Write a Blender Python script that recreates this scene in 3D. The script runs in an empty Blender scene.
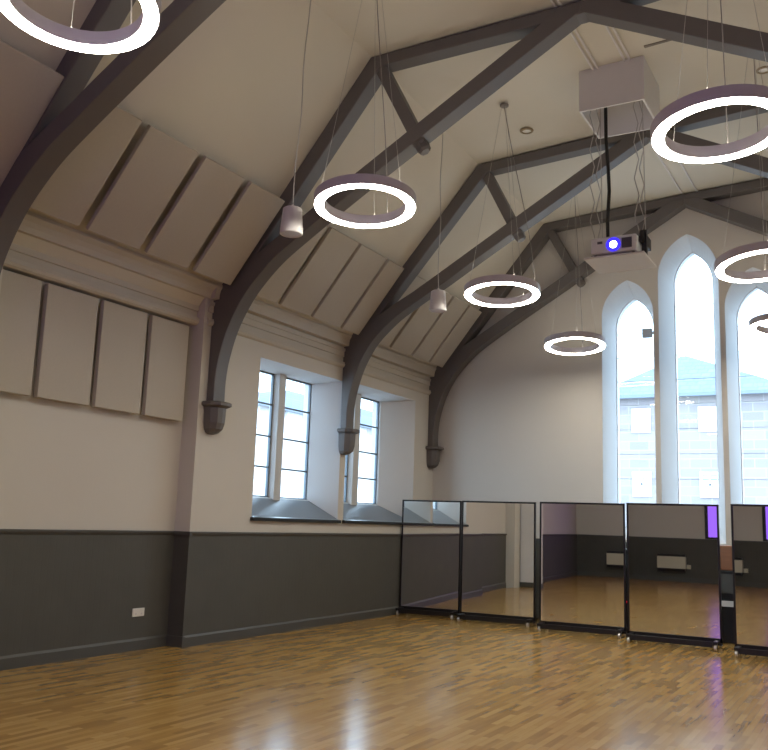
import bpy, bmesh, math, random
from mathutils import Vector, Matrix, Quaternion
random.seed(7)
S = bpy.context.scene
COL = S.collection
PI = math.pi

# ------------------------------------------------------------------ materials
def mat(name, col, rough=0.6, metal=0.0, spec=0.5):
    m = bpy.data.materials.new(name); m.use_nodes = True
    b = m.node_tree.nodes['Principled BSDF']
    b.inputs['Base Color'].default_value = (*col, 1)
    b.inputs['Roughness'].default_value = rough
    b.inputs['Metallic'].default_value = metal
    b.inputs['Specular IOR Level'].default_value = spec
    return m
def nodes(m):
    t = m.node_tree; return t, t.nodes, t.links, t.nodes['Principled BSDF']
def noisy(name, c1, c2, scale=6, rough=0.6, bump=0.0, bscale=80, spec=0.5, stretch=(1, 1, 1), metal=0.0):
    m = mat(name, c1, rough, metal, spec); t, N, L, b = nodes(m)
    tc = N.new('ShaderNodeTexCoord'); mp = N.new('ShaderNodeMapping')
    mp.inputs['Scale'].default_value = stretch
    L.new(tc.outputs['Object'], mp.inputs['Vector'])
    n = N.new('ShaderNodeTexNoise'); n.inputs['Scale'].default_value = scale; n.inputs['Detail'].default_value = 4
    L.new(mp.outputs['Vector'], n.inputs['Vector'])
    mx = N.new('ShaderNodeMix'); mx.data_type = 'RGBA'
    mx.inputs['A'].default_value = (*c1, 1); mx.inputs['B'].default_value = (*c2, 1)
    L.new(n.outputs['Fac'], mx.inputs['Factor']); L.new(mx.outputs['Result'], b.inputs['Base Color'])
    if bump:
        n2 = N.new('ShaderNodeTexNoise'); n2.inputs['Scale'].default_value = bscale
        L.new(tc.outputs['Object'], n2.inputs['Vector'])
        bp = N.new('ShaderNodeBump'); bp.inputs['Strength'].default_value = bump; bp.inputs['Distance'].default_value = 0.01
        L.new(n2.outputs['Fac'], bp.inputs['Height']); L.new(bp.outputs['Normal'], b.inputs['Normal'])
    return m
def emit(name, col, strength):
    m = bpy.data.materials.new(name); m.use_nodes = True
    t = m.node_tree; t.nodes.clear()
    e = t.nodes.new('ShaderNodeEmission'); o = t.nodes.new('ShaderNodeOutputMaterial')
    e.inputs['Color'].default_value = (*col, 1); e.inputs['Strength'].default_value = strength
    t.links.new(e.outputs[0], o.inputs[0]); return m
def glass_mat(name, tint=(0.97, 0.99, 1.0)):
    m = bpy.data.materials.new(name); m.use_nodes = True
    t = m.node_tree; t.nodes.clear()
    tr = t.nodes.new('ShaderNodeBsdfTransparent'); gl = t.nodes.new('ShaderNodeBsdfGlossy')
    fr = t.nodes.new('ShaderNodeFresnel'); mx = t.nodes.new('ShaderNodeMixShader'); o = t.nodes.new('ShaderNodeOutputMaterial')
    tr.inputs[0].default_value = (*tint, 1); gl.inputs['Roughness'].default_value = 0.02; fr.inputs['IOR'].default_value = 1.45
    ge = t.nodes.new('ShaderNodeNewGeometry'); mi = t.nodes.new('ShaderNodeMix'); mi.data_type = 'FLOAT'   # same index seen from both faces of the pane
    mi.inputs['A'].default_value = 1.45; mi.inputs['B'].default_value = 1/1.45
    t.links.new(ge.outputs['Backfacing'], mi.inputs['Factor']); t.links.new(mi.outputs['Result'], fr.inputs['IOR'])
    t.links.new(fr.outputs[0], mx.inputs[0]); t.links.new(tr.outputs[0], mx.inputs[1]); t.links.new(gl.outputs[0], mx.inputs[2])
    t.links.new(mx.outputs[0], o.inputs[0]); return m
def boards_mat(name, c, pitch=0.085, rough=0.68):
    """painted matchboard: vertical beads every `pitch` metres along both horizontal axes"""
    m = mat(name, c, rough); t, N, L, b = nodes(m)
    tc = N.new('ShaderNodeTexCoord'); sp = N.new('ShaderNodeSeparateXYZ'); L.new(tc.outputs['Object'], sp.inputs[0])
    ad = N.new('ShaderNodeMath'); ad.operation = 'ADD'; L.new(sp.outputs[0], ad.inputs[0]); L.new(sp.outputs[1], ad.inputs[1])
    dv = N.new('ShaderNodeMath'); dv.operation = 'DIVIDE'; dv.inputs[1].default_value = pitch; L.new(ad.outputs[0], dv.inputs[0])
    fr = N.new('ShaderNodeMath'); fr.operation = 'FRACT'; L.new(dv.outputs[0], fr.inputs[0])
    gt = N.new('ShaderNodeMath'); gt.operation = 'GREATER_THAN'; gt.inputs[1].default_value = 0.1; L.new(fr.outputs[0], gt.inputs[0])
    bp = N.new('ShaderNodeBump'); bp.inputs['Strength'].default_value = 0.6; bp.inputs['Distance'].default_value = 0.006
    L.new(gt.outputs[0], bp.inputs['Height']); L.new(bp.outputs['Normal'], b.inputs['Normal'])
    n = N.new('ShaderNodeTexNoise'); n.inputs['Scale'].default_value = 3; L.new(tc.outputs['Object'], n.inputs['Vector'])
    mx = N.new('ShaderNodeMix'); mx.data_type = 'RGBA'; mx.inputs['A'].default_value = (*[x*.9 for x in c], 1); mx.inputs['B'].default_value = (*[x*1.12 for x in c], 1)
    L.new(n.outputs['Fac'], mx.inputs['Factor']); L.new(mx.outputs['Result'], b.inputs['Base Color'])
    return m
def floor_mat():
    m = mat('oak_strip_floor', (0.4, 0.26, 0.12), 0.3, spec=0.75); t, N, L, b = nodes(m)
    tc = N.new('ShaderNodeTexCoord'); sp = N.new('ShaderNodeSeparateXYZ'); cb = N.new('ShaderNodeCombineXYZ')
    L.new(tc.outputs['Object'], sp.inputs[0]); L.new(sp.outputs[1], cb.inputs[0]); L.new(sp.outputs[0], cb.inputs[1])
    br = N.new('ShaderNodeTexBrick'); L.new(cb.outputs[0], br.inputs['Vector'])
    br.offset = 0.37; br.offset_frequency = 2
    br.inputs['Scale'].default_value = 1.0; br.inputs['Brick Width'].default_value = 0.45; br.inputs['Row Height'].default_value = 0.06
    br.inputs['Mortar Size'].default_value = 0.0012; br.inputs['Bias'].default_value = 0.0
    br.inputs['Color1'].default_value = (0.0, 0.0, 0.0, 1); br.inputs['Color2'].default_value = (1, 1, 1, 1); br.inputs['Mortar'].default_value = (0.0, 0.0, 0.0, 1)
    n = N.new('ShaderNodeTexNoise'); n.inputs['Scale'].default_value = 2.0; n.inputs['Detail'].default_value = 5
    mp = N.new('ShaderNodeMapping'); mp.inputs['Scale'].default_value = (1.2, 14, 1); L.new(cb.outputs[0], mp.inputs['Vector']); L.new(mp.outputs[0], n.inputs['Vector'])
    mi = N.new('ShaderNodeMix'); mi.data_type = 'FLOAT'; mi.inputs['Factor'].default_value = 0.45
    L.new(br.outputs['Color'], mi.inputs['A']); L.new(n.outputs['Fac'], mi.inputs['B'])
    rp = N.new('ShaderNodeValToRGB'); L.new(mi.outputs['Result'], rp.inputs[0])
    e = rp.color_ramp.elements; e[0].position = 0.12; e[0].color = (*FLOOR_D, 1); e[1].position = 0.85; e[1].color = (*FLOOR_L, 1)
    k = rp.color_ramp.elements.new(0.45); k.color = (*FLOOR_M, 1)
    L.new(rp.outputs[0], b.inputs['Base Color'])
    n3 = N.new('ShaderNodeTexNoise'); n3.inputs['Scale'].default_value = 1.3; L.new(tc.outputs['Object'], n3.inputs['Vector'])
    mr = N.new('ShaderNodeMapRange'); mr.inputs['To Min'].default_value = 0.15; mr.inputs['To Max'].default_value = 0.24
    L.new(n3.outputs['Fac'], mr.inputs['Value']); L.new(mr.outputs[0], b.inputs['Roughness'])
    return m
def stone_mat(name, c1, c2, cm, w=0.7, h=0.32, axis=0):
    m = mat(name, c1, 0.85); t, N, L, b = nodes(m)
    tc = N.new('ShaderNodeTexCoord'); sp = N.new('ShaderNodeSeparateXYZ'); cb = N.new('ShaderNodeCombineXYZ')
    L.new(tc.outputs['Object'], sp.inputs[0]); L.new(sp.outputs[axis], cb.inputs[0]); L.new(sp.outputs[2], cb.inputs[1])
    br = N.new('ShaderNodeTexBrick'); L.new(cb.outputs[0], br.inputs['Vector']); br.inputs['Scale'].default_value = 1
    br.inputs['Brick Width'].default_value = w; br.inputs['Row Height'].default_value = h; br.inputs['Mortar Size'].default_value = 0.02
    br.inputs['Color1'].default_value = (*c1, 1); br.inputs['Color2'].default_value = (*c2, 1); br.inputs['Mortar'].default_value = (*cm, 1)
    L.new(br.outputs['Color'], b.inputs['Base Color']); return m

FLOOR_D, FLOOR_M, FLOOR_L = (0.27, 0.15, 0.040), (0.40, 0.235, 0.068), (0.52, 0.33, 0.115)
WALL = (0.615, 0.58, 0.53)
M = dict(
    wall=noisy('wall_plaster', WALL, tuple(x*.95 for x in WALL), 1.5, 0.75, 0.08, 60),
    ceiling=noisy('ceiling_paint', (0.64, 0.60, 0.52), (0.60, 0.56, 0.48), 1.2, 0.8, 0.05, 40),
    reveal=noisy('reveal_paint', (0.62, 0.625, 0.63), (0.59, 0.595, 0.60), 2, 0.7),
    cornice=noisy('cornice_paint', (0.56, 0.52, 0.46), (0.52, 0.48, 0.42), 3, 0.6),
    panel=noisy('panel_fabric', (0.52, 0.48, 0.42), (0.48, 0.44, 0.385), 40, 0.95, 0.25, 300, 0.2),
    batten=mat('panel_batten', (0.2, 0.18, 0.16), 0.8),
    timber=noisy('painted_grey_timber', (0.135, 0.123, 0.118), (0.117, 0.107, 0.104), 5, 0.5, 0.05, 50),
    dado=boards_mat('grey_matchboard', (0.078, 0.076, 0.068)),
    greytrim=noisy('grey_gloss_trim', (0.082, 0.082, 0.078), (0.07, 0.07, 0.066), 4, 0.5),
    sill=noisy('grey_sill_paint', (0.15, 0.17, 0.19), (0.13, 0.15, 0.17), 4, 0.28),
    floor=floor_mat(),
    glass=glass_mat('window_glass'),
    bar=mat('glazing_bar', (0.10, 0.13, 0.16), 0.4),
    lead=mat('lead_came', (0.35, 0.38, 0.42), 0.5),
    white=noisy('white_painted_metal', (0.70, 0.68, 0.68), (0.66, 0.64, 0.64), 8, 0.7, spec=.3),
    whiteplastic=mat('white_plastic', (0.75, 0.73, 0.70), 0.4),
    housing=noisy('grey_light_housing', (0.58, 0.55, 0.61), (0.54, 0.51, 0.57), 8, 0.45),
    diffuser=emit('ring_diffuser', (1.0, 0.94, 0.80), 44.0),
    addedfill=emit('added_ceiling_fill', (1.0, 0.94, 0.80), 22.0),  # added glow that brightens the ceiling, not a known part of the lamps
    wire=mat('suspension_wire', (0.40, 0.38, 0.36), 0.5, 0.0),
    black=mat('black_metal', (0.012, 0.012, 0.013), 0.35),
    cable=mat('black_cable', (0.012, 0.012, 0.012), 0.5),
    rubber=mat('dark_rubber', (0.03, 0.03, 0.03), 0.6),
    chrome=mat('clear_wheel', (0.75, 0.75, 0.76), 0.2, 0.6),
    mirror=mat('mirror_film', (0.86, 0.87, 0.85), 0.012, 1.0),
    rose=mat('ceiling_rose_grey', (0.22, 0.20, 0.19), 0.5),
    brass=mat('spot_bezel', (0.34, 0.27, 0.17), 0.35, 0.3),
    spotlamp=mat('spot_lamp', (0.85, 0.83, 0.78), 0.25),
    lens=emit('projector_lens_light', (0.55, 0.6, 1.0), 9.0),
    lensring=emit('projector_lens_glow', (0.06, 0.04, 0.95), 1.1),
    grille=mat('dark_grille', (0.10, 0.09, 0.11), 0.6),
    screen=emit('projected_violet_picture', (0.34, 0.14, 1.0), 1.1),
    heater=mat('heater_enamel', (0.62, 0.58, 0.46), 0.4),
    wood=noisy('brown_wood', (0.30, 0.13, 0.06), (0.22, 0.09, 0.04), 5, 0.4, stretch=(1, 1, 6)),
    stone=stone_mat('pale_sandstone', (0.36, 0.315, 0.29), (0.29, 0.26, 0.28), (0.39, 0.36, 0.35)),
    stoneside=stone_mat('pale_render_stone', (0.70, 0.66, 0.62), (0.62, 0.58, 0.56), (0.72, 0.70, 0.68), axis=1),
    slate=stone_mat('blue_slate', (0.14, 0.175, 0.23), (0.17, 0.20, 0.26), (0.12, 0.15, 0.20), 0.35, 0.22),
    exframe=mat('white_sash', (0.85, 0.86, 0.88), 0.5),
    exglass=mat('pale_blind', (0.95, 0.95, 0.95), 0.4),
    exdark=mat('sash_glass', (0.45, 0.5, 0.55), 0.15),
    ground=noisy('ground_paving', (0.42, 0.42, 0.42), (0.36, 0.36, 0.36), 2, 0.9),
    gutter=mat('grey_gutter', (0.18, 0.22, 0.27), 0.5),
    sensor=mat('grey_plastic', (0.48, 0.52, 0.56), 0.5),
    black2=mat('dark_sill_edge', (0.035, 0.04, 0.045), 0.8, spec=.2),
    led=emit('red_led', (1.0, 0.03, 0.05), 1.2),
)

# ------------------------------------------------------------------ mesh helpers
class MB:
    def __init__(s): s.v = []; s.f = []
    def add(s, vs, fs):
        o = len(s.v); s.v += [Vector(v) for v in vs]; s.f += [[o+i for i in f] for f in fs]; return s
    def box(s, x0, x1, y0, y1, z0, z1):
        return s.add([(x0,y0,z0),(x1,y0,z0),(x1,y1,z0),(x0,y1,z0),(x0,y0,z1),(x1,y0,z1),(x1,y1,z1),(x0,y1,z1)],
                     [(3,2,1,0),(4,5,6,7),(0,1,5,4),(1,2,6,5),(2,3,7,6),(3,0,4,7)])
    def beam(s, p, q, w, h, up=(0, 0, 1)):
        p, q = Vector(p), Vector(q); d = (q-p).normalized(); u = Vector(up)
        a = d.cross(u).normalized(); b = a.cross(d).normalized(); a *= w/2; b *= h/2
        return s.add([p-a-b,p+a-b,p+a+b,p-a+b,q-a-b,q+a-b,q+a+b,q-a+b],
                     [(0,1,2,3),(7,6,5,4),(4,5,1,0),(5,6,2,1),(6,7,3,2),(7,4,0,3)])
    def prism(s, poly, fn, a, b):
        """poly: 2d outline; fn(u, v, t) -> 3d point, extruded t from a to b"""
        n = len(poly); vs = [fn(u, v, a) for u, v in poly] + [fn(u, v, b) for u, v in poly]
        fs = [tuple(range(n-1, -1, -1)), tuple(range(n, 2*n))] + [(i, (i+1) % n, n+(i+1) % n, n+i) for i in range(n)]
        return s.add(vs, fs)
    def tube(s, pts, r, n=8, cap=True):
        pts = [Vector(p) for p in pts]; rings = []
        for i, p in enumerate(pts):
            d = (pts[min(i+1, len(pts)-1)]-pts[max(i-1, 0)]).normalized()
            ref = Vector((0, 0, 1)) if abs(d.z) < 0.9 else Vector((1, 0, 0))
            a = d.cross(ref).normalized(); b = d.cross(a)
            rr = r[i] if isinstance(r, (list, tuple)) else r
            rings.append([p + a*rr*math.cos(2*PI*k/n) + b*rr*math.sin(2*PI*k/n) for k in range(n)])
        vs = [v for R in rings for v in R]; fs = []
        for i in range(len(rings)-1):
            for k in range(n): fs.append((i*n+k, i*n+(k+1) % n, (i+1)*n+(k+1) % n, (i+1)*n+k))
        if cap: fs += [tuple(range(n-1, -1, -1)), tuple(range((len(rings)-1)*n, len(rings)*n))]
        return s.add(vs, fs)
    def lathe(s, prof, n=32, axis=Matrix.Identity(3), c=(0, 0, 0), closed=False):
        """prof: list of (radius, height)"""
        c = Vector(c); m = len(prof); vs = []; fs = []
        for k in range(n):
            a = 2*PI*k/n
            for r, h in prof: vs.append(c + axis @ Vector((r*math.cos(a), r*math.sin(a), h)))
        for k in range(n):
            k2 = (k+1) % n
            for i in range(m if closed else m-1):
                j = (i+1) % m
                fs.append((k*m+i, k2*m+i, k2*m+j, k*m+j))
        s.add(vs, fs)
        return s
    def build(s, name, material, parent=None, bevel=0, smooth=False, label=None, kind=None):
        off = Vector(ORG.get(parent.name, (0, 0, 0))) if parent else Vector((0, 0, 0))
        me = bpy.data.meshes.new(name)
        me.from_pydata([tuple(v-off) for v in s.v], [], s.f)
        bm = bmesh.new(); bm.from_mesh(me); (bmesh.ops.remove_doubles(bm, verts=bm.verts, dist=1e-5) if smooth else None)
        bmesh.ops.recalc_face_normals(bm, faces=bm.faces)
        bm.to_mesh(me); bm.free()
        me.materials.append(material)
        o = bpy.data.objects.new(name, me); COL.objects.link(o)
        if parent: o.parent = parent; ORG[o.name] = tuple(off)
        if smooth:
            for p in me.polygons: p.use_smooth = True
            es = o.modifiers.new('edges', 'EDGE_SPLIT'); es.split_angle = math.radians(35)
        if bevel:
            b = o.modifiers.new('bevel', 'BEVEL'); b.width = bevel; b.segments = 2; b.limit_method = 'ANGLE'
        if label: o['label'] = label
        if kind: o['kind'] = kind
        return o
ORG = {}
def thing(name, loc, label, cat, group=None, rz=0.0, quat=None, local=False):
    o = bpy.data.objects.new(name, None); COL.objects.link(o); o.location = loc
    o.empty_display_size = 0.1
    if quat is not None: o.rotation_mode = 'QUATERNION'; o.rotation_quaternion = quat
    else: o.rotation_euler = (0, 0, rz)
    ORG[o.name] = (0, 0, 0) if local else tuple(loc)
    o['label'] = label; o['category'] = cat
    if group: o['group'] = group
    return o
def root_struct(name, loc, label=None):
    o = bpy.data.objects.new(name, None); COL.objects.link(o); o.location = loc; ORG[o.name] = tuple(loc)
    o['kind'] = 'structure'
    if label: o['label'] = label
    return o
def tag(o, label, cat, group=None):
    o['label'] = label; o['category'] = cat
    if group: o['group'] = group
    return o
def dup_tree(root, loc, label, group=None, quat=None, rz=None):
    r = root.copy(); COL.objects.link(r); r.location = loc; r['label'] = label
    if group: r['group'] = group
    if quat is not None: r.rotation_quaternion = quat
    if rz is not None: r.rotation_euler = (0, 0, rz)
    for ch in list(root.children):
        c = ch.copy(); COL.objects.link(c); c.parent = r
        for g in list(ch.children):
            d = g.copy(); COL.objects.link(d); d.parent = c
    return r
def struct(name, mb, m, bevel=0, label=None, smooth=False):
    return mb.build(name, m, None, bevel, smooth, label, 'structure')

def arch(xc, hw, zb, zs, za, n=12):
    """pointed (lancet) opening outline, counter-clockwise from bottom left"""
    h = za-zs; r = (hw*hw+h*h)/(2*hw); cx = -hw+r
    th = math.acos((r-hw)/r) if r > hw else PI/2
    left = []
    for i in range(n+1):
        a = PI - th*i/n
        left.append((xc+cx+r*math.cos(a), zs+r*math.sin(a)))
    left[-1] = (xc, za)
    right = [(2*xc-x, z) for x, z in reversed(left[:-1])]
    return [(xc-hw, zb)] + left + right + [(xc+hw, zb)]

def holed_wall(name, outer, holes, fn, d_rev, d_back, m, m_rev):
    """fn(u, v, depth). holes: list of (front_loop, back_loop). One mesh: face, splayed reveals, outer face."""
    me = bpy.data.meshes.new(name); bm = bmesh.new()
    def loop(pts, d): return [bm.verts.new(fn(u, v, d)) for u, v in pts]
    def edges(vs):
        out = []
        for i in range(len(vs)):
            a, b = vs[i], vs[(i+1) % len(vs)]
            e = bm.edges.get((a, b)) or bm.edges.new((a, b)); out.append(e)
        return out
    of, ob = loop(outer, 0), loop(outer, d_back)
    ef = edges(of); eb = edges(ob); rev = []
    for fl, bl in holes:
        a, b, c = loop(fl, 0), loop(bl, d_rev), loop(bl, d_back)
        ef += edges(a); eb += edges(c); n = len(a)
        for i in range(n):
            j = (i+1) % n
            rev.append(bm.faces.new((a[i], a[j], b[j], b[i]))); rev.append(bm.faces.new((b[i], b[j], c[j], c[i])))
    bmesh.ops.triangle_fill(bm, use_beauty=True, use_dissolve=False, edges=ef)
    bmesh.ops.triangle_fill(bm, use_beauty=True, use_dissolve=False, edges=eb)
    n = len(of)
    for i in range(n): bm.faces.new((of[i], of[(i+1) % n], ob[(i+1) % n], ob[i]))
    for f in rev: f.material_index = 1
    bmesh.ops.recalc_face_normals(bm, faces=bm.faces)
    bm.to_mesh(me); bm.free(); me.materials.append(m); me.materials.append(m_rev)
    o = bpy.data.objects.new(name, me); COL.objects.link(o); o['kind'] = 'structure'; return o

# ------------------------------------------------------------------ dimensions (metres; camera stands at x = y = 0)
XW, XL, XM = -7.546, -7.795, -2.61          # window wall, recessed wall, centre line of the hall
XR = 2*XM-XW                                 # right wall
YE, YB = 15.342, -3.4                        # end wall, back wall
YR, YN = 8.52, 5.5                           # the recess in the left wall
ZD, ZC = 1.394, 7.36                         # dado, flat ceiling
A, B = Vector((-7.42, 0, 4.58)), Vector((-5.23, 0, 7.35))
SD = (B-A).normalized(); SN = Vector((SD.z, 0, -SD.x))     # along slope, into the room
TY = (5.21, 8.774, 12.03, 15.19)             # trusses
mirx = lambda x: 2*XM-x

# ------------------------------------------------------------------ room shell
struct('floor', MB().box(XL-0.3, XR+0.3, YB-0.3, YE+0.3, -0.15, 0), M['floor'], label='glossy oak strip floor of the hall')

def slope_pt(s, y, off=0.0):
    p = A + SD*s + SN*off; return Vector((p.x, y, p.z))
# gently pitched centre: (y, crease height, ridge height)
KX = A.x + (7.31-A.z)*SD.x/SD.z
ST = ((YB-0.3, 7.31, 7.37, KX), (8.774, 7.31, 7.37, KX), (12.03, 7.15, 7.33, -5.22), (YE+0.3, 7.21, 7.42, -5.25))
def ceil_z(x, y):
    for (y0, c0, r0, x0), (y1, c1, r1, x1) in zip(ST, ST[1:]):
        if y <= y1:
            t = (y-y0)/(y1-y0); c, r = c0+(c1-c0)*t, r0+(r1-r0)*t; xc = x0+(x1-x0)*t; break
    if x > XM: return r + .055*(x-XM)
    return r + (c-r)*min(1, abs(x-XM)/(XM-xc))
m = MB(); rows = []
for y, c, rz_, xc in ST:
    ze = A.z-0.48*SD.z/SD.x
    inner = [(-7.9, ze), (xc, c), (XM, rz_), (mirx(A.x + (rz_+.13-A.z)*SD.x/SD.z), rz_+.13), (mirx(-7.9), ze)]
    outer = [(x + (0 if x == XM else -.2 if x < XM else .2), z+.2) for x, z in inner]
    rows.append([(x, y, z) for x, z in inner + outer[::-1]])
n = 10; fs = []
for k in range(len(rows)-1):
    for i in range(n): fs.append((k*n+i, k*n+(i+1) % n, (k+1)*n+(i+1) % n, (k+1)*n+i))
fs += [tuple(range(n)), tuple(range((len(rows)-1)*n, len(rows)*n))]
struct('ceiling', m.add([v for R_ in rows for v in R_], fs), M['ceiling'], label='painted plaster ceiling with steep side slopes and a shallow centre')

# left wall with two windows (front y 9.75.. ; splayed to the glass)
W1 = dict(f=(9.75, 11.955, 1.60, 3.83), b=(9.96, 11.755, 1.895, 3.775), mull=(10.735, 10.98))
W2 = dict(f=(12.12, 14.53, 1.60, 3.86), b=(12.36, 14.0, 1.895, 3.79), mull=(12.98, 13.25))
rect = lambda r: [(r[0], r[2]), (r[1], r[2]), (r[1], r[3]), (r[0], r[3])]
RD = 0.45
holed_wall('wall_left', [(YR, 0), (YE+0.2, 0), (YE+0.2, 5.0), (YR, 5.0)], [(rect(w['f']), rect(w['b'])) for w in (W1, W2)],
           lambda u, v, d: (XW-d, u, v), RD, 0.62, M['wall'], M['reveal'])
struct('wall_left_recess', MB().box(XL-0.45, XL, YN-0.05, YR+0.02, 0, 5.0), M['wall'])
struct('wall_left_pier', MB().box(XL-0.45, XW, 4.9, YN, 0, 5.0), M['wall'])
struct('wall_left_near', MB().box(XL-0.45, XW, YB-0.3, 4.95, 0, 5.0), M['wall'])
struct('wall_left_return', MB().box(XW-0.1, XW+0.62, 4.35, 4.9, 0, 3.0), M['white'], label='white boxed-out pier with a dark skirting')
struct('baseboard_left_return', MB().box(XW-0.1, XW+0.64, 4.33, 4.92, 0, 0.13), M['greytrim'])
struct('wall_right', MB().box(XR, XR+0.6, YB-0.3, YE+0.3, 0, 5.0), M['wall'])
struct('wall_back', MB().box(XL-0.4, XR+0.4, YB-0.4, YB, 0, 7.5), M['wall'])

# end wall with three lancets
LAN = {
    3: (arch(-3.775, .455, 1.43, 5.36, 6.01), arch(-3.775, .345, 1.62, 5.24, 5.81)),
    4: (arch(-2.73, .503, 1.43, 6.0, 6.73), arch(-2.73, .34, 1.62, 5.97, 6.57)),
    5: (arch(-1.685, .455, 1.43, 5.36, 6.01), arch(-1.685, .345, 1.62, 5.24, 5.81)),
}
zz = lambda x: A.z + (x-A.x)*SD.z/SD.x
gable = [(XL-0.2, 0), (XR+0.2, 0), (XR+0.2, zz(XL-0.2)+.05), (mirx(B.x)+.05, ZC-.1), (XM, ZC+.1), (B.x-.05, ZC-.1), (XL-0.2, zz(XL-0.2)+.05)]
LD = 0.5
holed_wall('wall_end', gable, list(LAN.values()), lambda u, v, d: (u, YE+d, v), LD, 0.75, M['wall'], M['reveal'])

# dado boarding, cap rail and skirting
def dado_y(i, x, y0, y1):
    struct('trim_%d' % i, MB().box(x-0.01, x+0.018, y0, y1, 0.11, ZD-0.03), M['dado'], label='dark grey matchboard dado')
    struct('trim_%d' % (i+1), MB().prism([(x-.01, ZD-.045), (x+.03, ZD-.045), (x+.045, ZD-.02), (x+.045, ZD-.006), (x+.03, ZD), (x-.01, ZD)], lambda u, v, t: (u, t, v), y0, y1), M['greytrim'], label='dark grey dado cap rail')
def skirt_y(name, x, y0, y1):
    struct(name, MB().prism([(x-.01, 0), (x+.035, 0), (x+.035, .112), (x+.028, .122), (x+.018, .138), (x-.01, .138)], lambda u, v, t: (u, t, v), y0, y1), M['greytrim'])
dado_y(1, XW, YR+.006, YE+.05); skirt_y('baseboard_left', XW, YR+.006, YE+.05)
dado_y(3, XL, YN, YR); skirt_y('baseboard_left_recess', XL, YN, YR)
dado_y(5, XW, YB, 4.35); skirt_y('baseboard_left_near', XW, YB, 4.35)
struct('trim_7', MB().box(XL, XW+0.018, YR-0.018, YR+.005, 0, ZD-.03), M['dado'], label='dark grey boarding on the wall return')
struct('trim_8', MB().box(XL, XW+0.045, YR-0.045, YR+.005, ZD-.045, ZD), M['greytrim'], label='dark grey cap rail on the wall return')
struct('baseboard_left_return_face', MB().box(XL, XW+.04, YR-.04, YR+.006, 0, .13), M['greytrim'])
struct('trim_9', MB().box(XL-.1, XR+.1, YB-0.01, YB+0.02, 0.1, ZD-.03), M['dado'], label='dark grey dado along the back wall')
struct('trim_10', MB().box(XL-.1, XR+.1, YB-0.01, YB+0.045, ZD-.04, ZD), M['greytrim'], label='dado cap rail along the back wall')
struct('trim_11', MB().box(XR-0.02, XR+.01, YB, YE, 0, ZD), M['dado'], label='dark grey dado along the right wall')
struct('baseboard_back', MB().box(XL-.1, XR+.1, YB-0.01, YB+0.035, 0, .14), M['greytrim'])
struct('trim_12', MB().box(XL-.1, XR+.1, YE-0.02, YE+.05, 0.1, ZD-.03), M['dado'], label='dark grey dado along the end wall')
struct('trim_13', MB().box(XL-.1, XR+.1, YE-0.045, YE+.05, ZD-.04, ZD), M['greytrim'], label='dado cap rail along the end wall')
struct('baseboard_end', MB().box(XL-.1, XR+.1, YE-0.04, YE+.05, 0, .14), M['greytrim'])

# cornice runs
def cornice(name, xwall, xtop, y0, y1, label):
    k = xtop-xwall
    f = k-.26 if k > .3 else .015
    pf = [(-.05, 4.04), (f-.01, 4.04), (f+.02, 4.06), (f+.035, 4.09), (f+.025, 4.135), (f-.012, 4.145), (f-.012, 4.22), (f+.012, 4.225), (f+.012, 4.31), (f+.026, 4.315), (f+.03, 4.36), (f+.0, 4.372),
          (f+.0, 4.392), (k*.72, 4.40), (k*.74, 4.425), (k*.76, 4.46), (k*.84, 4.51), (k*.97, 4.54), (k, 4.55), (k, 4.585), (-.05, 4.60)]
    struct(name, MB().prism([(xwall+a, z) for a, z in pf], lambda u, v, t: (u, t, v), y0, y1), M['cornice'], label=label)
cornice('trim_14', XL, -7.40, YN, YR+.05, 'moulded plaster cornice above the recessed wall')
cornice('trim_15', XW, -7.395, YR+.05, YE+.02, 'moulded plaster cornice above the window wall')
cornice('trim_16', XW, -7.395, YB, YN, 'moulded plaster cornice of the near wall')

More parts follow.
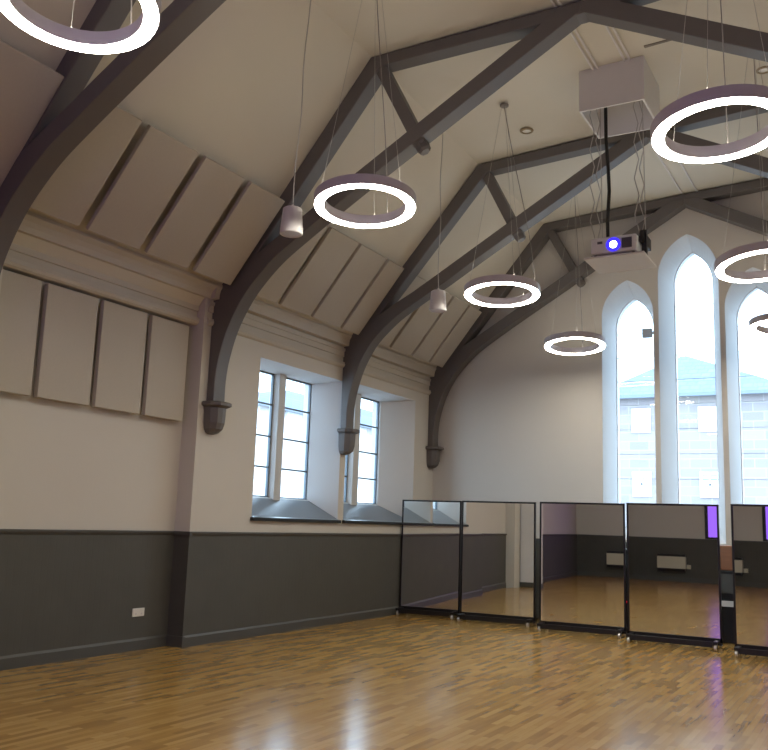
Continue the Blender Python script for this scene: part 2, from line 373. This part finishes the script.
# ------------------------------------------------------------------ windows
def side_window(n, w):
    y0, y1, z0, z1 = w['b']; m0, m1 = w['mull']; fy0, fy1, fz0, fz1 = w['f']
    r = root_struct('window_%d' % n, (XW-RD, (y0+y1)/2, z0))
    xg = XW-RD-0.05
    fr = MB(); t = .022
    for a, b in ((y0, m0), (m1, y1)):
        fr.box(xg-.02, xg+.02, a, a+t, z0, z1).box(xg-.02, xg+.02, b-t, b, z0, z1).box(xg-.02, xg+.02, a, b, z0, z0+t).box(xg-.02, xg+.02, a, b, z1-t, z1)
    fr.build('window_frame', M['bar'], r)
    MB().prism([(xg-.06, m0+.02), (xg+.0, m0), (xg+.10, m0+.04), (xg+.10, m1-.04), (xg+.0, m1), (xg-.06, m1-.02)], lambda u, v, t_: (u, v, t_), z0-.05, z1+.02).build('mullion', M['reveal'], r)
    for a, b in ((y0, m0), (m1, y1)):
        p = MB().box(xg-.004, xg+.004, a, b, z0, z1).build('pane', M['glass'], r)
        for zb in (2.345, 2.81, 3.295): MB().beam((xg+.008, a, zb), (xg+.008, b, zb), .024, .024).build('glazing_bar', M['bar'], p)
    # sloping sill board with a thick front nosing
    s = MB(); e = 0.012
    sh = lambda x, yy, z: Vector((x, yy, z))
    xf = XW+.045; top = [sh(XW-RD-.02, y0-.01, z0+e), sh(XW-RD-.02, y1+.01, z0+e), sh(XW, fy1, fz0+e), sh(xf, fy1+.02, fz0-.003), sh(xf, fy0-.02, fz0-.003), sh(XW, fy0, fz0+e)]
    bot = [v - Vector((0, 0, .05)) for v in top]; bot[0].z = bot[1].z = z0-.03
    n_ = 6
    s.add(top+bot, [(0, 5, 2, 1), (5, 4, 3, 2), (6, 7, 8, 11), (11, 8, 9, 10)] + [(i, (i+1) % n_, n_+(i+1) % n_, n_+i) for i in range(n_)])
    s.build('window_sill', M['sill'], r)
    MB().box(XW+.0, xf+.012, fy0-.03, fy1+.03, fz0-.05, fz0-.004).build('sill_nosing', M['black2'], r, .004)
    return r
side_window(1, W1); side_window(2, W2)
def lancet(n, back, xc, hw):
    r = root_struct('window_%d' % n, (xc, YE+LD, 1.62))
    yg = YE+LD+.06
    p = MB().prism(back, lambda u, v, t: (u, t, v), yg-.004, yg+.004).build('pane', M['glass'], r)
    pts = [Vector((x, yg, z)) for x, z in back]
    f = MB()
    for i in range(len(pts)):
        f.beam(pts[i], pts[(i+1) % len(pts)], .03, .03, (0, 1, 0))
    f.build('window_frame', M['white'], r)
    bz = 1.62+.44; zt = max(z for _, z in back)
    zs = zt-.65
    g = MB()
    for k in (-1, 1): g.beam((xc+k*hw/3, yg-.008, 1.62), (xc+k*hw/3, yg-.008, zs), .007, .007)
    while bz < zs:
        g.beam((xc-hw, yg-.008, bz), (xc+hw, yg-.008, bz), .008, .008); bz += .44
    g.build('lead_cames', M['lead'], p)
    return r
lancet(3, LAN[3][1], -3.775, .345); lancet(4, LAN[4][1], -2.73, .34); lancet(5, LAN[5][1], -1.685, .345)
t = thing('sensor_box', (-3.53, YE+.47, 5.11), 'small grey box fixed high at the right edge of the left lancet window', 'sensor')
MB().box(-3.62, -3.445, YE+.42, YE+.50, 5.03, 5.2).build('case', M['sensor'], t, .01)
MB().box(-3.445, -3.40, YE+.44, YE+.48, 5.09, 5.14).build('bracket', M['sensor'], t)

# ------------------------------------------------------------------ roof trusses
def cat_rom(pts, n=6):
    out = []; P = [pts[0]]+pts+[pts[-1]]
    for i in range(1, len(P)-2):
        p0, p1, p2, p3 = [Vector(q) for q in P[i-1:i+3]]
        for k in range(n):
            t = k/n
            out.append(tuple(0.5*((2*p1)+(p2-p0)*t+(2*p0-5*p1+4*p2-p3)*t*t+(3*p1-p0-3*p2+p3)*t**3)))
    out.append(tuple(pts[-1])); return out
curve = cat_rom([(-7.425, 3.02), (-7.425, 3.34), (-7.385, 3.63), (-7.28, 3.977), (-7.13, 4.27), (-6.93, 4.54), (-6.6, 4.85), (-6.2, 5.115), (-5.7, 5.42)])
low = curve + [(-5.12, 5.763), (XM, 7.19)]
bz = lambda x: 6.215+.576*(x+4.7)
BRACE = low + [(XM, 7.29), (-2.84, 7.28), (-6.0, bz(-6.0)), (-6.3, 5.285), (-6.6, 5.115), (-6.9, 4.93), (-7.2, 4.72), (XW+.004, 4.55), (XW+.004, 3.02)]
TP = ((0, 7.30, 7.31, -2.61, KX), (0, 7.30, 7.31, -2.61, KX), (-.10, 7.13, 7.28, -2.64, -5.21), (0, 7.195, 7.37, -2.72, -5.25))   # brace drop, collar top at the knee and at the middle, middle
def truss(i, y, label):
    dz, zk, zm, xm, xk = TP[i]; rise = .058; mx = lambda u: 2*xm-u
    up_ = lambda x: rise*max(0, x-xm)
    sink = lambda z: z + dz*max(0, min(1, (z-4.4)/1.0))
    r = thing('roof_truss', (XM, y, 0), label, 'truss', 'dark grey arch-braced roof trusses')
    hw = .115
    cx_ = lambda u: u if u < -5 else -5+(u+5)*(xm+5)/(XM+5)      # brings the brace feet to this truss's own middle
    ex = lambda sgn: (lambda u, v, t: ((cx_(u) if sgn < 0 else mx(cx_(u))), y+t, sink(v) + (up_(mx(u)) if sgn > 0 and v > 4.7 else 0)))
    cd = .15
    MB().prism([(xk, zk), (xm, zm), (mx(xk)-.12, zm+up_(mx(xk))), (mx(xk)-.08, zm+up_(mx(xk))-cd), (xm, zm-cd), (xk-.04, zk-cd)], lambda u, v, t: (u, y+t, v), -hw*.95, hw*.95).build('collar_beam', M['timber'], r, .012)
    for sgn in (-1, 1):
        MB().prism(BRACE, ex(sgn), -hw, hw).build('arch_brace', M['timber'], r, .01)
        a0, b0 = A - SD*.12, Vector((xk, 0, zk))
        poly = [(a0.x, a0.z), (b0.x, b0.z), (b0.x+SN.x*.2, b0.z+SN.z*.2), (a0.x+SN.x*.2, a0.z+SN.z*.2)]
        MB().prism(poly, (lambda u, v, t, sgn=sgn: ((u if sgn < 0 else mx(u)), y+t, v)), -hw*.97, hw*.97).build('rafter', M['timber'], r, .012)
        f = ex(sgn)
        st = MB().beam((f(xk+.09, 0, 0)[0], y, zk-.1), f(-4.56, 6.03, 0), .15, .15, (0, 1, 0)).build('strut', M['timber'], r, .01)
        d = (Vector(f(-4.56, 6.03, 0))-Vector((f(xk+.09, 0, 0)[0], y, zk-.1))).normalized(); e = Vector(f(-4.56, 6.03, 0))
        MB().tube([e-d*.02, e+d*.06, e+d*.09], [.085, .085, .06], 6).build('pendant_boss', M['timber'], st)
        c = MB(); rings = []
        for z, xo, yh in ((3.05, .24, .18), (3.035, .26, .20), (3.0, .26, .20), (2.975, .19, .15), (2.90, .19, .145), (2.78, .185, .14), (2.70, .16, .125), (2.655, .11, .095), (2.635, .05, .05)):
            rr = []
            for k in range(7):
                ang = PI*k/6
                cx, cy = math.sin(ang), -math.cos(ang)
                m = max(abs(cx), abs(cy)); sq = .55
                cx, cy = cx*(1-sq)+cx/m*sq, cy*(1-sq)+cy/m*sq
                rr.append(f(XW+.002+xo*cx, z, yh*cy))
            rings.append(rr)
        vs = [v for R in rings for v in R]; fs = []
        for a in range(len(rings)-1):
            for k in range(7): fs.append((a*7+k, a*7+(k+1) % 7, (a+1)*7+(k+1) % 7, (a+1)*7+k))
        fs += [tuple(range(7)), tuple(range((len(rings)-1)*7, len(rings)*7))]
        c.add(vs, fs).build('corbel', M['timber'], r)
    return r
TL = ('dark grey roof truss nearest the camera, crossing the top left corner with its curved brace',
      'dark grey roof truss whose corbel stands just left of the first side window',
      'dark grey roof truss third from the camera, its corbel between the two side windows',
      'dark grey roof truss farthest away, set against the end wall with the lancet windows')
for i, y in enumerate(TY): truss(i, y, TL[i])

# ------------------------------------------------------------------ acoustic panels
def slope_panel(y0, y1, label, group):
    r = thing('acoustic_panel', slope_pt(.75, (y0+y1)/2, .1), label, 'acoustic panel', group)
    s0, s1 = .10, 1.40
    m = MB(); pts = [slope_pt(s, y, o) for o in (.125, .18) for s, y in ((s0, y0), (s0, y1), (s1, y1), (s1, y0))]
    m.add(pts, [(3, 2, 1, 0), (4, 5, 6, 7), (0, 1, 5, 4), (1, 2, 6, 5), (2, 3, 7, 6), (3, 0, 4, 7)])
    m.build('fabric_panel', M['panel'], r, .008)
    for s in (.35, 1.2):
        m = MB(); pts = [slope_pt(q, y, o) for o in (.001, .128) for q, y in ((s, y0+.2), (s, y1-.2), (s+.06, y1-.2), (s+.06, y0+.2))]
        m.add(pts, [(3, 2, 1, 0), (4, 5, 6, 7), (0, 1, 5, 4), (1, 2, 6, 5), (2, 3, 7, 6), (3, 0, 4, 7)])
        m.build('mounting_rail', M['batten'], r)
    return r
ordn = ('first', 'second', 'third', 'fourth')
slope_panel(4.28, 5.10, 'beige acoustic panel on the roof slope at the left edge, before the nearest truss', 'acoustic panels on the roof slope')
bays = (((5.44, 6.10), (6.22, 6.97), (7.09, 7.78), (7.91, 8.60), 'between the nearest and second trusses, above the wall panels'),
        ((8.92, 9.62), (9.71, 10.44), (10.51, 11.26), (11.34, 11.84), 'above the first side window, between second and third trusses'),
        ((12.10, 12.84), (12.93, 13.66), (13.74, 14.36), (14.43, 14.97), 'above the second side window, in the bay next to the end wall'))
for b in bays:
    for k in range(4):
        slope_panel(b[k][0], b[k][1], 'beige sloping acoustic panel, %s from the left %s' % (ordn[k], b[4].split(',')[0]), 'acoustic panels on the roof slope')
for k, (y0, y1) in enumerate(((5.53, 6.08), (6.16, 6.865), (6.945, 7.645), (7.725, 8.385))):
    r = thing('acoustic_panel', (XL, (y0+y1)/2, 2.76), 'beige upright acoustic panel on the left wall under the cornice, %s from the left' % ordn[k], 'acoustic panel', 'upright acoustic panels on the left wall')
    MB().box(XL+.06, XL+.125, y0, y1, 2.765, 4.0).build('fabric_panel', M['panel'], r, .008)
    for zb in (3.0, 3.7): MB().box(XL+.0015, XL+.062, y0+.1, y1-.1, zb, zb+.08).build('mounting_rail', M['batten'], r)

# twin wall socket in the recess
r = thing('wall_socket', (XL+.018, 7.97, .44), 'white double wall socket low on the dark dado', 'socket')
MB().box(XL+.0185, XL+.034, 7.875, 8.065, .39, .485).build('face_plate', M['whiteplastic'], r, .004)
for yy in (7.925, 8.015):
    MB().box(XL+.033, XL+.038, yy-.012, yy+.012, .457, .475).build('switch', M['whiteplastic'], r)
    MB().box(XL+.0335, XL+.0345, yy-.01, yy+.01, .412, .43).build('outlet', M['housing'], r)

# ------------------------------------------------------------------ ring pendant lights
def ring_light(p, nrm, label, az0=0.3, azc=PI/2):
    q = Vector((0, 0, 1)).rotation_difference(Vector(nrm).normalized())
    r = thing('ring_light', p, label, 'ring light', 'lit ring pendant lights')
    ax = q.to_matrix(); c = Vector(p)
    MB().lathe([(.497, .004), (.50, .012), (.50, .10), (.492, .106), (.402, .106), (.395, .10), (.395, .012), (.398, .004)], 72, ax, c, True).build('housing', M['housing'], r, smooth=True)
    MB().lathe([(.492, .006), (.490, 0), (.404, 0), (.402, .006)], 72, ax, c, True).build('diffuser', M['diffuser'], r, smooth=True)
    top = Vector((p[0], p[1], ceil_z(p[0], p[1])))
    MB().lathe([(.0, -.03), (.05, -.03), (.06, -.022), (.06, 0), (0, 0)], 20, c=top).build('ceiling_rose', M['rose'], r, smooth=True)
    for k in range(3):
        a = az0 + 2*PI*k/3
        e = c + ax @ Vector((.448*math.cos(a), .448*math.sin(a), .105))
        s = top + Vector((.035*math.cos(a), .035*math.sin(a), -.03))
        MB().tube([s, s.lerp(e, .5), e], .0022, 6).build('suspension_wire', M['wire'], r)
        MB().tube([e, e+Vector((0, 0, .035))], .006, 6).build('wire_grip', M['wire'], r)
    MB().lathe([(.47, .108), (.47, .110), (.424, .110), (.424, .108)], 72, ax, c, True).build('added_fill_strip', M['addedfill'], r, smooth=True)  # unseen emitter added on top of the ring to lift the ceiling brightness
    # slack white supply cable looping down beside the wires
    a = azc; e = c + ax @ Vector((.448*math.cos(a), .448*math.sin(a), .105)); pts = []
    s = top + Vector((0, 0, -.03))
    for k in range(15):
        t_ = k/14; w = s.lerp(e, t_); w += Vector((math.cos(a), math.sin(a), 0))*(.09*math.sin(PI*t_)*t_**2)
        pts.append(w)
    MB().tube(pts, .005, 6).build('supply_cable', M['rose'], r)
    return r
ring_light((-4.108, 3.29, 4.631), (-.06, .085, 1), 'glowing ring pendant cut off by the top left corner, nearest the camera', .4)
ring_light((-4.24, 6.98, 4.61), (-.052, .076, 1), 'glowing ring pendant right of the nearer pendant loudspeaker, below the second truss', -.2)
ring_light((-4.219, 10.505, 4.59), (-.038, .076, 1), 'glowing ring pendant in the middle of the photo, third of the left row', .2+PI/3, .05)
ring_light((-4.27, 13.85, 4.545), (-.039, .095, 1), 'smallest glowing ring pendant, left of the left lancet window', .9)
ring_light((-.923, 6.643, 4.586), (-.059, .055, 1), 'large glowing ring pendant at upper right, beside the projector lift box', 2.6)
ring_light((-1.051, 10.455, 4.601), (-.089, .078, 1), 'glowing ring pendant at the right edge, overlapping the centre lancet arch', 2.9)
ring_light((-1.113, 13.954, 4.629), (.03, .071, 1), 'farthest right-hand ring pendant, seen against the bright right lancet window', 2.2)
ring_light((-1.0, 3.0, 4.62), (-.05, .07, 1), 'ring pendant of the right row nearest the camera, above the frame', 1.0)

# pendant loudspeakers
def pendant_speaker(p, drift, label):
    r = thing('pendant_speaker', p, label, 'loudspeaker', 'white pendant loudspeakers')
    c = Vector(p)
    MB().lathe([(.0, .14), (.085, .14), (.098, .13), (.118, -.11), (.118, -.135), (.110, -.142), (.104, -.13)], 32, c=c).build('case', M['white'], r, smooth=True)
    MB().lathe([(.0, -.128), (.06, -.130), (.105, -.136)], 32, c=c).build('grille', M['housing'], r, smooth=True)
    top = Vector((p[0]+drift, p[1], ceil_z(p[0]+drift, p[1])))
    pts = [top.lerp(c+Vector((0, 0, .14)), k/10) + Vector((.012*math.sin(k*1.3), 0, 0)) for k in range(11)]
    MB().tube(pts, .006, 6).build('cable', M['wire'], r)
    MB().lathe([(0, .18), (.012, .18), (.02, .14)], 12, c=c).build('cable_gland', M['white'], r)
    return r
pendant_speaker((-5.12, 7.0, 4.60), .09, 'white cylindrical pendant loudspeaker left of the nearer ring, below the second truss')
pendant_speaker((-5.15, 10.5, 4.60), 0.0, 'small white cylindrical pendant loudspeaker further off, in front of the third truss')

# recessed ceiling spots
for p, l in (((-4.2, 11.33, ceil_z(-4.2, 11.33)), 'small round recessed ceiling spot left of the projector lift box'), ((-1.02, 11.3, ceil_z(-1.02, 11.3)), 'small round recessed ceiling spot at the right edge above the large ring light')):
    r = thing('ceiling_spot', p, l, 'spotlight', 'recessed ceiling spots')
    MB().lathe([(.065, -.004), (.07, -.022), (.095, -.016), (.10, 0)], 28, c=p).build('bezel', M['brass'], r, smooth=True)
    MB().lathe([(0, -.012), (.05, -.010), (.066, -.004)], 28, c=p).build('lamp', M['spotlamp'], r, smooth=True)

# ------------------------------------------------------------------ projector on a ceiling lift
PX0, PX1, PY0, PY1, PZ = -3.08, -2.27, 10.19, 11.07, 6.79
r = thing('projector_lift', ((PX0+PX1)/2, (PY0+PY1)/2, ZC), 'white ceiling lift box with open bottom, scissor chains and lowered closure plate', 'projector lift')
b = MB(); th = .025
b.box(PX0, PX1, PY0, PY0+th, PZ, ZC-.001).box(PX0, PX1, PY1-th, PY1, PZ, ZC).box(PX0, PX0+th, PY0+th, PY1-th, PZ, ZC).box(PX1-th, PX1, PY0+th, PY1-th, PZ, ZC).box(PX0+th, PX1-th, PY0+th, PY1-th, ZC-.06, ZC-.03)
b.build('lift_box', M['white'], r)
for x in (PX0+.12, PX1-.14):
    for yy in (PY0+.15, PY0+.42):
        pts = []; n = 9
        for k in range(n+1):
            z = ZC-.1 + (5.15-ZC+.1)*k/n
            pts.append((x + (.028 if k % 2 else -.028)*(1 if yy < PY0+.3 else -1), yy, z))
        MB().tube(pts, .0065, 6).build('scissor_link', M['wire'], r)
    MB().tube([(x-.02, PY0+.6, ZC-.1), (x, PY0+.6, 5.15)], .005, 6).build('lift_wire', M['wire'], r)
MB().box(PX0+.05, PX1-.03, PY0+.0, PY0+.68, 4.845, 4.87).build('closure_plate', M['white'], r, .004)
MB().box(PX1-.105, PX1-.06, PY0+.1, PY0+.52, 5.02, 5.16).box(PX1-.10, PX1-.04, PY0+.18, PY0+.24, 4.87, 5.19).box(PX0+.1, PX1-.1, PY0+.36, PY0+.40, 5.13, 5.17).build('mounting_bracket', M['black'], r)
r = thing('projector', (-2.68, 10.45, 4.88), 'white projector with a glowing blue lens under the ceiling lift box', 'projector')
MB().box(-2.945, -2.39, 10.2, 10.72, 4.895, 5.105).build('body', M['white'], r, .02)
roty = Matrix.Rotation(PI/2, 3, 'X')        # lathe axis towards -y
MB().lathe([(.085, -.01), (.09, .012), (.062, .02), (.045, 0.008)], 32, roty, (-2.665, 10.2, 4.995)).build('lens_surround', M['lensring'], r, smooth=True)
MB().lathe([(0, .012), (.03, .011), (.046, .009)], 32, roty, (-2.665, 10.2, 4.995)).build('lens', M['lens'], r, smooth=True)
g = MB(); g.box(-2.565, -2.445, 10.193, 10.202, 4.94, 5.065)
for k in range(7): g.box(-2.565, -2.445, 10.186, 10.196, 4.944+k*.018, 4.95+k*.018)
g.build('vent_grille', M['grille'], r)
MB().box(-2.86, -2.80, 10.194, 10.203, 5.02, 5.05).build('badge', M['grille'], r)
for x in (-2.9, -2.44): MB().lathe([(0, 0), (.02, 0), (.02, .028), (0, .028)], 12, c=(x, 10.26, 4.8715)).build('foot', M['rubber'], r)
pts = [(-2.83, 10.5, ZC-.09), (-2.825, 10.5, 6.5), (-2.80, 10.5, 6.1), (-2.79, 10.5, 5.8), (-2.815, 10.5, 5.4), (-2.81, 10.5, 5.1)]
tag(MB().tube(pts, .022, 10).build('power_cable', M['cable'], None, smooth=True), 'thick black cable dropping from the lift box to the projector', 'cable')

# conduits along the flat ceiling
for k, (x, y0, y1) in enumerate(((-2.90, 5.5, 10.19), (-2.84, 5.5, 10.19), (-2.50, 5.5, 10.19), (-2.44, 5.5, 10.19), (-2.74, 11.07, YE), (-2.50, 11.07, YE))):
    o = MB().tube([(x, yy, ceil_z(x, yy)-.012) for yy in [y0+(y1-y0)*q/8 for q in range(9)]], .016, 8).build('ceiling_conduit', M['white'], None, smooth=True)
    tag(o, ('thin ceiling conduit in front of the projector lift box, %s of four' % ('leftmost', 'second from left', 'third from left', 'rightmost')[k]) if k < 4 else
        ('thin ceiling conduit behind the projector lift box, %s of the pair' % ('left', 'right')[k-4]), 'conduit', 'conduits along the ceiling')
struct('trim_17', MB().prism([(-2.22, ceil_z(-2.22, 10)-.015), (-1.78, ceil_z(-1.78, 10)-.015), (-1.78, ceil_z(-1.78, 10)+.01), (-2.22, ceil_z(-2.22, 10)+.01)], lambda u, v, t: (u, t, v), 9.99, 10.03), M['batten'], label='thin dark ceiling batten beside the lift box')

# ------------------------------------------------------------------ portable mirrors
def mirror(xc, y, w, rz, label):
    r = thing('studio_mirror', (xc, y, 0), label, 'mirror', 'wheeled studio mirrors in a row', rz, local=True)
    h = w/2; z0, z1 = .12, 2.0; f = .028
    MB().box(-h, -h+f, -.02, .025, z0-.03, z1).box(h-f, h, -.02, .025, z0-.03, z1).box(-h, h, -.02, .025, z1-f, z1).box(-h, h, -.02, .025, z0-.03, z0+f).build('frame', M['black'], r, .003)
    MB().box(-h+f-.004, h-f+.004, -.012, .012, z0+f-.004, z1-f+.004).build('mirror_panel', M['mirror'], r)
    b = MB().box(-h, h, -.03, .03, .055, z0-.03).box(-h+.09, h-.09, -.27, -.25, .05, .125)
    for sx in (-1, 1): b.box(sx*(h-.06)-.03, sx*(h-.06)+.03, -.25, .25, .093, .125)
    b.build('base', M['black'], r, .004)
    ax = Matrix.Rotation(PI/2, 3, 'Y')
    for sx in (-1, 1):
        for sy in (-1, 1):
            cx, cy = sx*(h-.06), sy*.215
            c = MB().box(cx-.028, cx+.028, cy-.025, cy+.025, .086, .094).box(cx-.028, cx-.022, cy-.014, cy+.014, .035, .088).box(cx+.022, cx+.028, cy-.014, cy+.014, .035, .088).build('caster', M['black'], r)
            MB().lathe([(0, -.019), (.034, -.019), (.042, -.013), (.042, .013), (.034, .019), (0, .019)], 24, ax, (cx, cy, .042)).build('wheel', M['chrome'], c, smooth=True)
    return r
mirror(-6.95, 14.12, 1.12, math.radians(5), 'leftmost wheeled mirror, touching the left wall and reflecting the window sill')
mirror(-5.64, 14.00, 1.30, math.radians(3.2), 'second wheeled mirror from the left, reflecting the dark dado and pale wall')
mirror(-4.125, 13.72, 1.345, math.radians(3), 'middle wheeled mirror of the five, partly reflecting the wall heater')
mirror(-2.68, 13.37, 1.305, 0.0, 'fourth wheeled mirror from the left, reflecting the whole heater and a violet strip')
mirror(-1.13, 12.93, 1.36, math.radians(-3.1), 'rightmost wheeled mirror, cut by the right edge of the photo')

# furniture glimpsed between the mirrors
r = thing('cabinet', (-2.05, 14.45, 0), 'dark cabinet with a brown wooden top, glimpsed between the fourth and rightmost mirrors', 'cabinet')
MB().box(-2.42, -1.68, 14.2, 14.75, 0, 1.05).build('carcass', M['black'], r, .01)
MB().box(-2.42, -1.68, 14.2, 14.75, 1.052, 1.42).build('wooden_top', M['wood'], r, .02, label='brown wooden upper section')
MB().box(-2.40, -1.70, 14.185, 14.2, .72, 1.0).build('front_panel', M['greytrim'], r)
MB().box(-2.30, -1.80, 14.16, 14.2, .53, .61).build('shelf_edge', M['white'], r, label='white strip across the front')
r = thing('amplifier_cabinet', (-3.5, 14.3, 0), 'black cabinet with a tiny red light behind the gap between the third and fourth mirrors', 'cabinet')
MB().box(-3.8, -3.2, 14.2, 14.6, 0, 1.3).build('case', M['black'], r, .01)
MB().lathe([(0, .012), (.012, .01), (.016, 0)], 12, roty, (-3.565, 14.2, .49)).build('indicator_light', M['led'], r)

# ------------------------------------------------------------------ behind the camera, seen in the mirrors
r = thing('convector_heater', (-6.05, YB+.05, .35), 'cream wall heater with dark grilles, seen only reflected in the mirrors', 'heater')
MB().box(-6.5, -5.6, YB+.022, YB+.16, .42, .80).build('case', M['heater'], r, .012)
MB().box(-6.48, -5.62, YB+.02, YB+.155, .80, .88).build('top_grille', M['black'], r)
MB().box(-6.48, -5.62, YB+.02, YB+.155, .33, .42).build('bottom_grille', M['black'], r)
MB().box(-6.3, -6.2, YB+.001, YB+.0195, .5, .7).build('wall_mount', M['black'], r)
MB().box(-5.58, -5.46, YB+.02, YB+.10, .42, .55).build('control_knob', M['heater'], r, .01)
r = thing('projection_screen', (-2.7, YB+.02, 1.5), 'large screen filled with a violet picture, seen reflected in the mirrors', 'screen')
MB().box(-4.9, .1, YB+.01, YB+.03, 1.46, 4.4).build('picture', M['screen'], r)
fb = MB().box(-5.0, -4.9, YB+.002, YB+.05, 1.40, 4.47).box(.1, .2, YB+.002, YB+.05, 1.40, 4.47).box(-4.9, .1, YB+.002, YB+.05, 4.4, 4.47).box(-4.9, .1, YB+.002, YB+.05, 1.40, 1.46)
fb.build('border', M['black'], r)

# ------------------------------------------------------------------ outside
struct('ground', MB().box(-80, 40, -20, 90, -4.3, -4.2), M['ground'])
def house(name, org, fn, w, d, ze, zr, apex, mwall, mroof, wins, label, zb=-4.2):
    """fn(u, v, z): u along the front, v into the house. wins: (u0,u1,z0,z1,kind)"""
    r = thing(name, org, label, 'building')
    m = MB(); q = [fn(0, 0, 0), fn(w, 0, 0), fn(w, d, 0), fn(0, d, 0)]
    vs = [(x, y, zb) for x, y, z in q] + [(x, y, ze) for x, y, z in q]
    m.add(vs, [(0, 1, 5, 4), (1, 2, 6, 5), (2, 3, 7, 6), (3, 0, 4, 7), (4, 5, 6, 7)]); m.build('stone_walls', mwall, r)
    o = .25; e = [fn(-o, -o, ze), fn(w+o, -o, ze), fn(w+o, d+o, ze), fn(-o, d+o, ze)]
    a, b = fn(apex[0], apex[2], zr), fn(apex[1], apex[2], zr)
    MB().add(e+[a, b], [(0, 1, 5, 4), (1, 2, 5), (2, 3, 4, 5), (3, 0, 4), (3, 2, 1, 0)]).build('slate_roof', mroof, r)
    MB().beam(fn(-o, -o-.06, ze-.06), fn(w+o, -o-.06, ze-.06), .14, .12).build('gutter', M['gutter'], r)
    for u0, u1, z0, z1, k in wins:
        wf = MB(); t_ = .09
        def bx(a0, a1, v0, v1, c0, c1):
            p0, p1 = Vector(fn(a0, v0, c0)), Vector(fn(a1, v1, c1))
            wf.box(min(p0.x, p1.x), max(p0.x, p1.x), min(p0.y, p1.y), max(p0.y, p1.y), c0, c1)
        bx(u0, u0+t_, -.06, .05, z0, z1); bx(u1-t_, u1, -.06, .05, z0, z1); bx(u0+t_, u1-t_, -.06, .05, z1-t_, z1); bx(u0+t_, u1-t_, -.06, .05, z0, z0+t_); bx(u0+t_, u1-t_, -.05, .05, (z0+z1)/2-.04, (z0+z1)/2+.04)
        if k: bx((u0+u1)/2-.03, (u0+u1)/2+.03, -.05, .05, z0, z1)
        f = wf.build('window_frame', M['exframe'], r)
        p0, p1 = Vector(fn(u0+.02, -.02, z0)), Vector(fn(u1-.02, .04, z1))
        MB().box(min(p0.x, p1.x), max(p0.x, p1.x), min(p0.y, p1.y), max(p0.y, p1.y), z0+.02, z1-.02).build('pane', M['exdark'] if k else M['exglass'], f)
    return r
# across the street from the end wall (distance 32 m)
D = 32.0; k = D/25
X = lambda x25: x25*k
Z = lambda z25: 1.6+(z25-1.6)*k
bx0 = X(-7.1)
wins = []
for a, b in ((-6.06, -5.53), (-4.25, -3.73), (-2.45, -1.92)):
    wins.append((X(a)-bx0, X(b)-bx0, Z(4.31), Z(4.99), 0)); wins.append((X(a)-bx0, X(b)-bx0, Z(2.53), Z(3.21), 1))
zr = 1.6+(6.436-1.6)*(D+4)/25
house('stone_house', (X(-4.5), D, -4.2), lambda u, v, z: (bx0+u, D+v, z), X(-1.85)-bx0, 8.0, Z(5.36), zr, (X(-4.6)*(D+4)/D-bx0-.1, X(-4.6)*(D+4)/D-bx0+.1, 4.0),
      M['stone'], M['slate'], wins, 'pale stone house with a pointed slate roof seen through the lancet windows')
house('street_house', (-22, 36, -4.2), lambda u, v, z: (-22-v, 26.5+u, z), 24, 8.0, 6.2, 8.0, (9.5, 20.0, 4.0),
      M['stoneside'], M['slate'], [(3.9, 5.0, 5.2, 6.1, 0), (3.9, 5.0, 2.3, 3.3, 0), (1.0, 2.0, 5.2, 6.1, 0), (9.5, 10.6, 5.2, 6.1, 0), (9.5, 10.6, 2.3, 3.3, 0)],
      'very pale rendered house with a slate roof seen through the left wall windows')

# ------------------------------------------------------------------ daylight
w = bpy.data.worlds.new('overcast_sky'); S.world = w; w.use_nodes = True
bg = w.node_tree.nodes['Background']; bg.inputs['Color'].default_value = (0.60, 0.80, 1.0, 1); bg.inputs['Strength'].default_value = 6.0

# ------------------------------------------------------------------ camera
cam = bpy.data.cameras.new('camera'); co = bpy.data.objects.new('camera', cam); COL.objects.link(co)
fw = Vector((-0.4868959, 0.85781052, 0.16460103)); rt = Vector((0.87195551, 0.48840454, 0.03397923)); up = Vector((0.05124415, -0.16006912, 0.98577478))
R = Matrix((rt, up, -fw)).transposed()
co.matrix_world = Matrix.Translation((0, 0, 1.6)) @ R.to_4x4()
cam.sensor_fit = 'HORIZONTAL'; cam.sensor_width = 36; cam.lens = 877.414*36/768; cam.clip_end = 300
S.camera = co
S.view_settings.view_transform = 'Standard'; S.view_settings.look = 'None'; S.view_settings.gamma = 1
S.view_settings.exposure = 0.22
S.cycles.use_denoising = True
S.cycles.max_bounces = 10; S.cycles.diffuse_bounces = 6; S.cycles.glossy_bounces = 6; S.cycles.transparent_max_bounces = 12
S.cycles.caustics_reflective = True
S.cycles.sample_clamp_indirect = 10.0
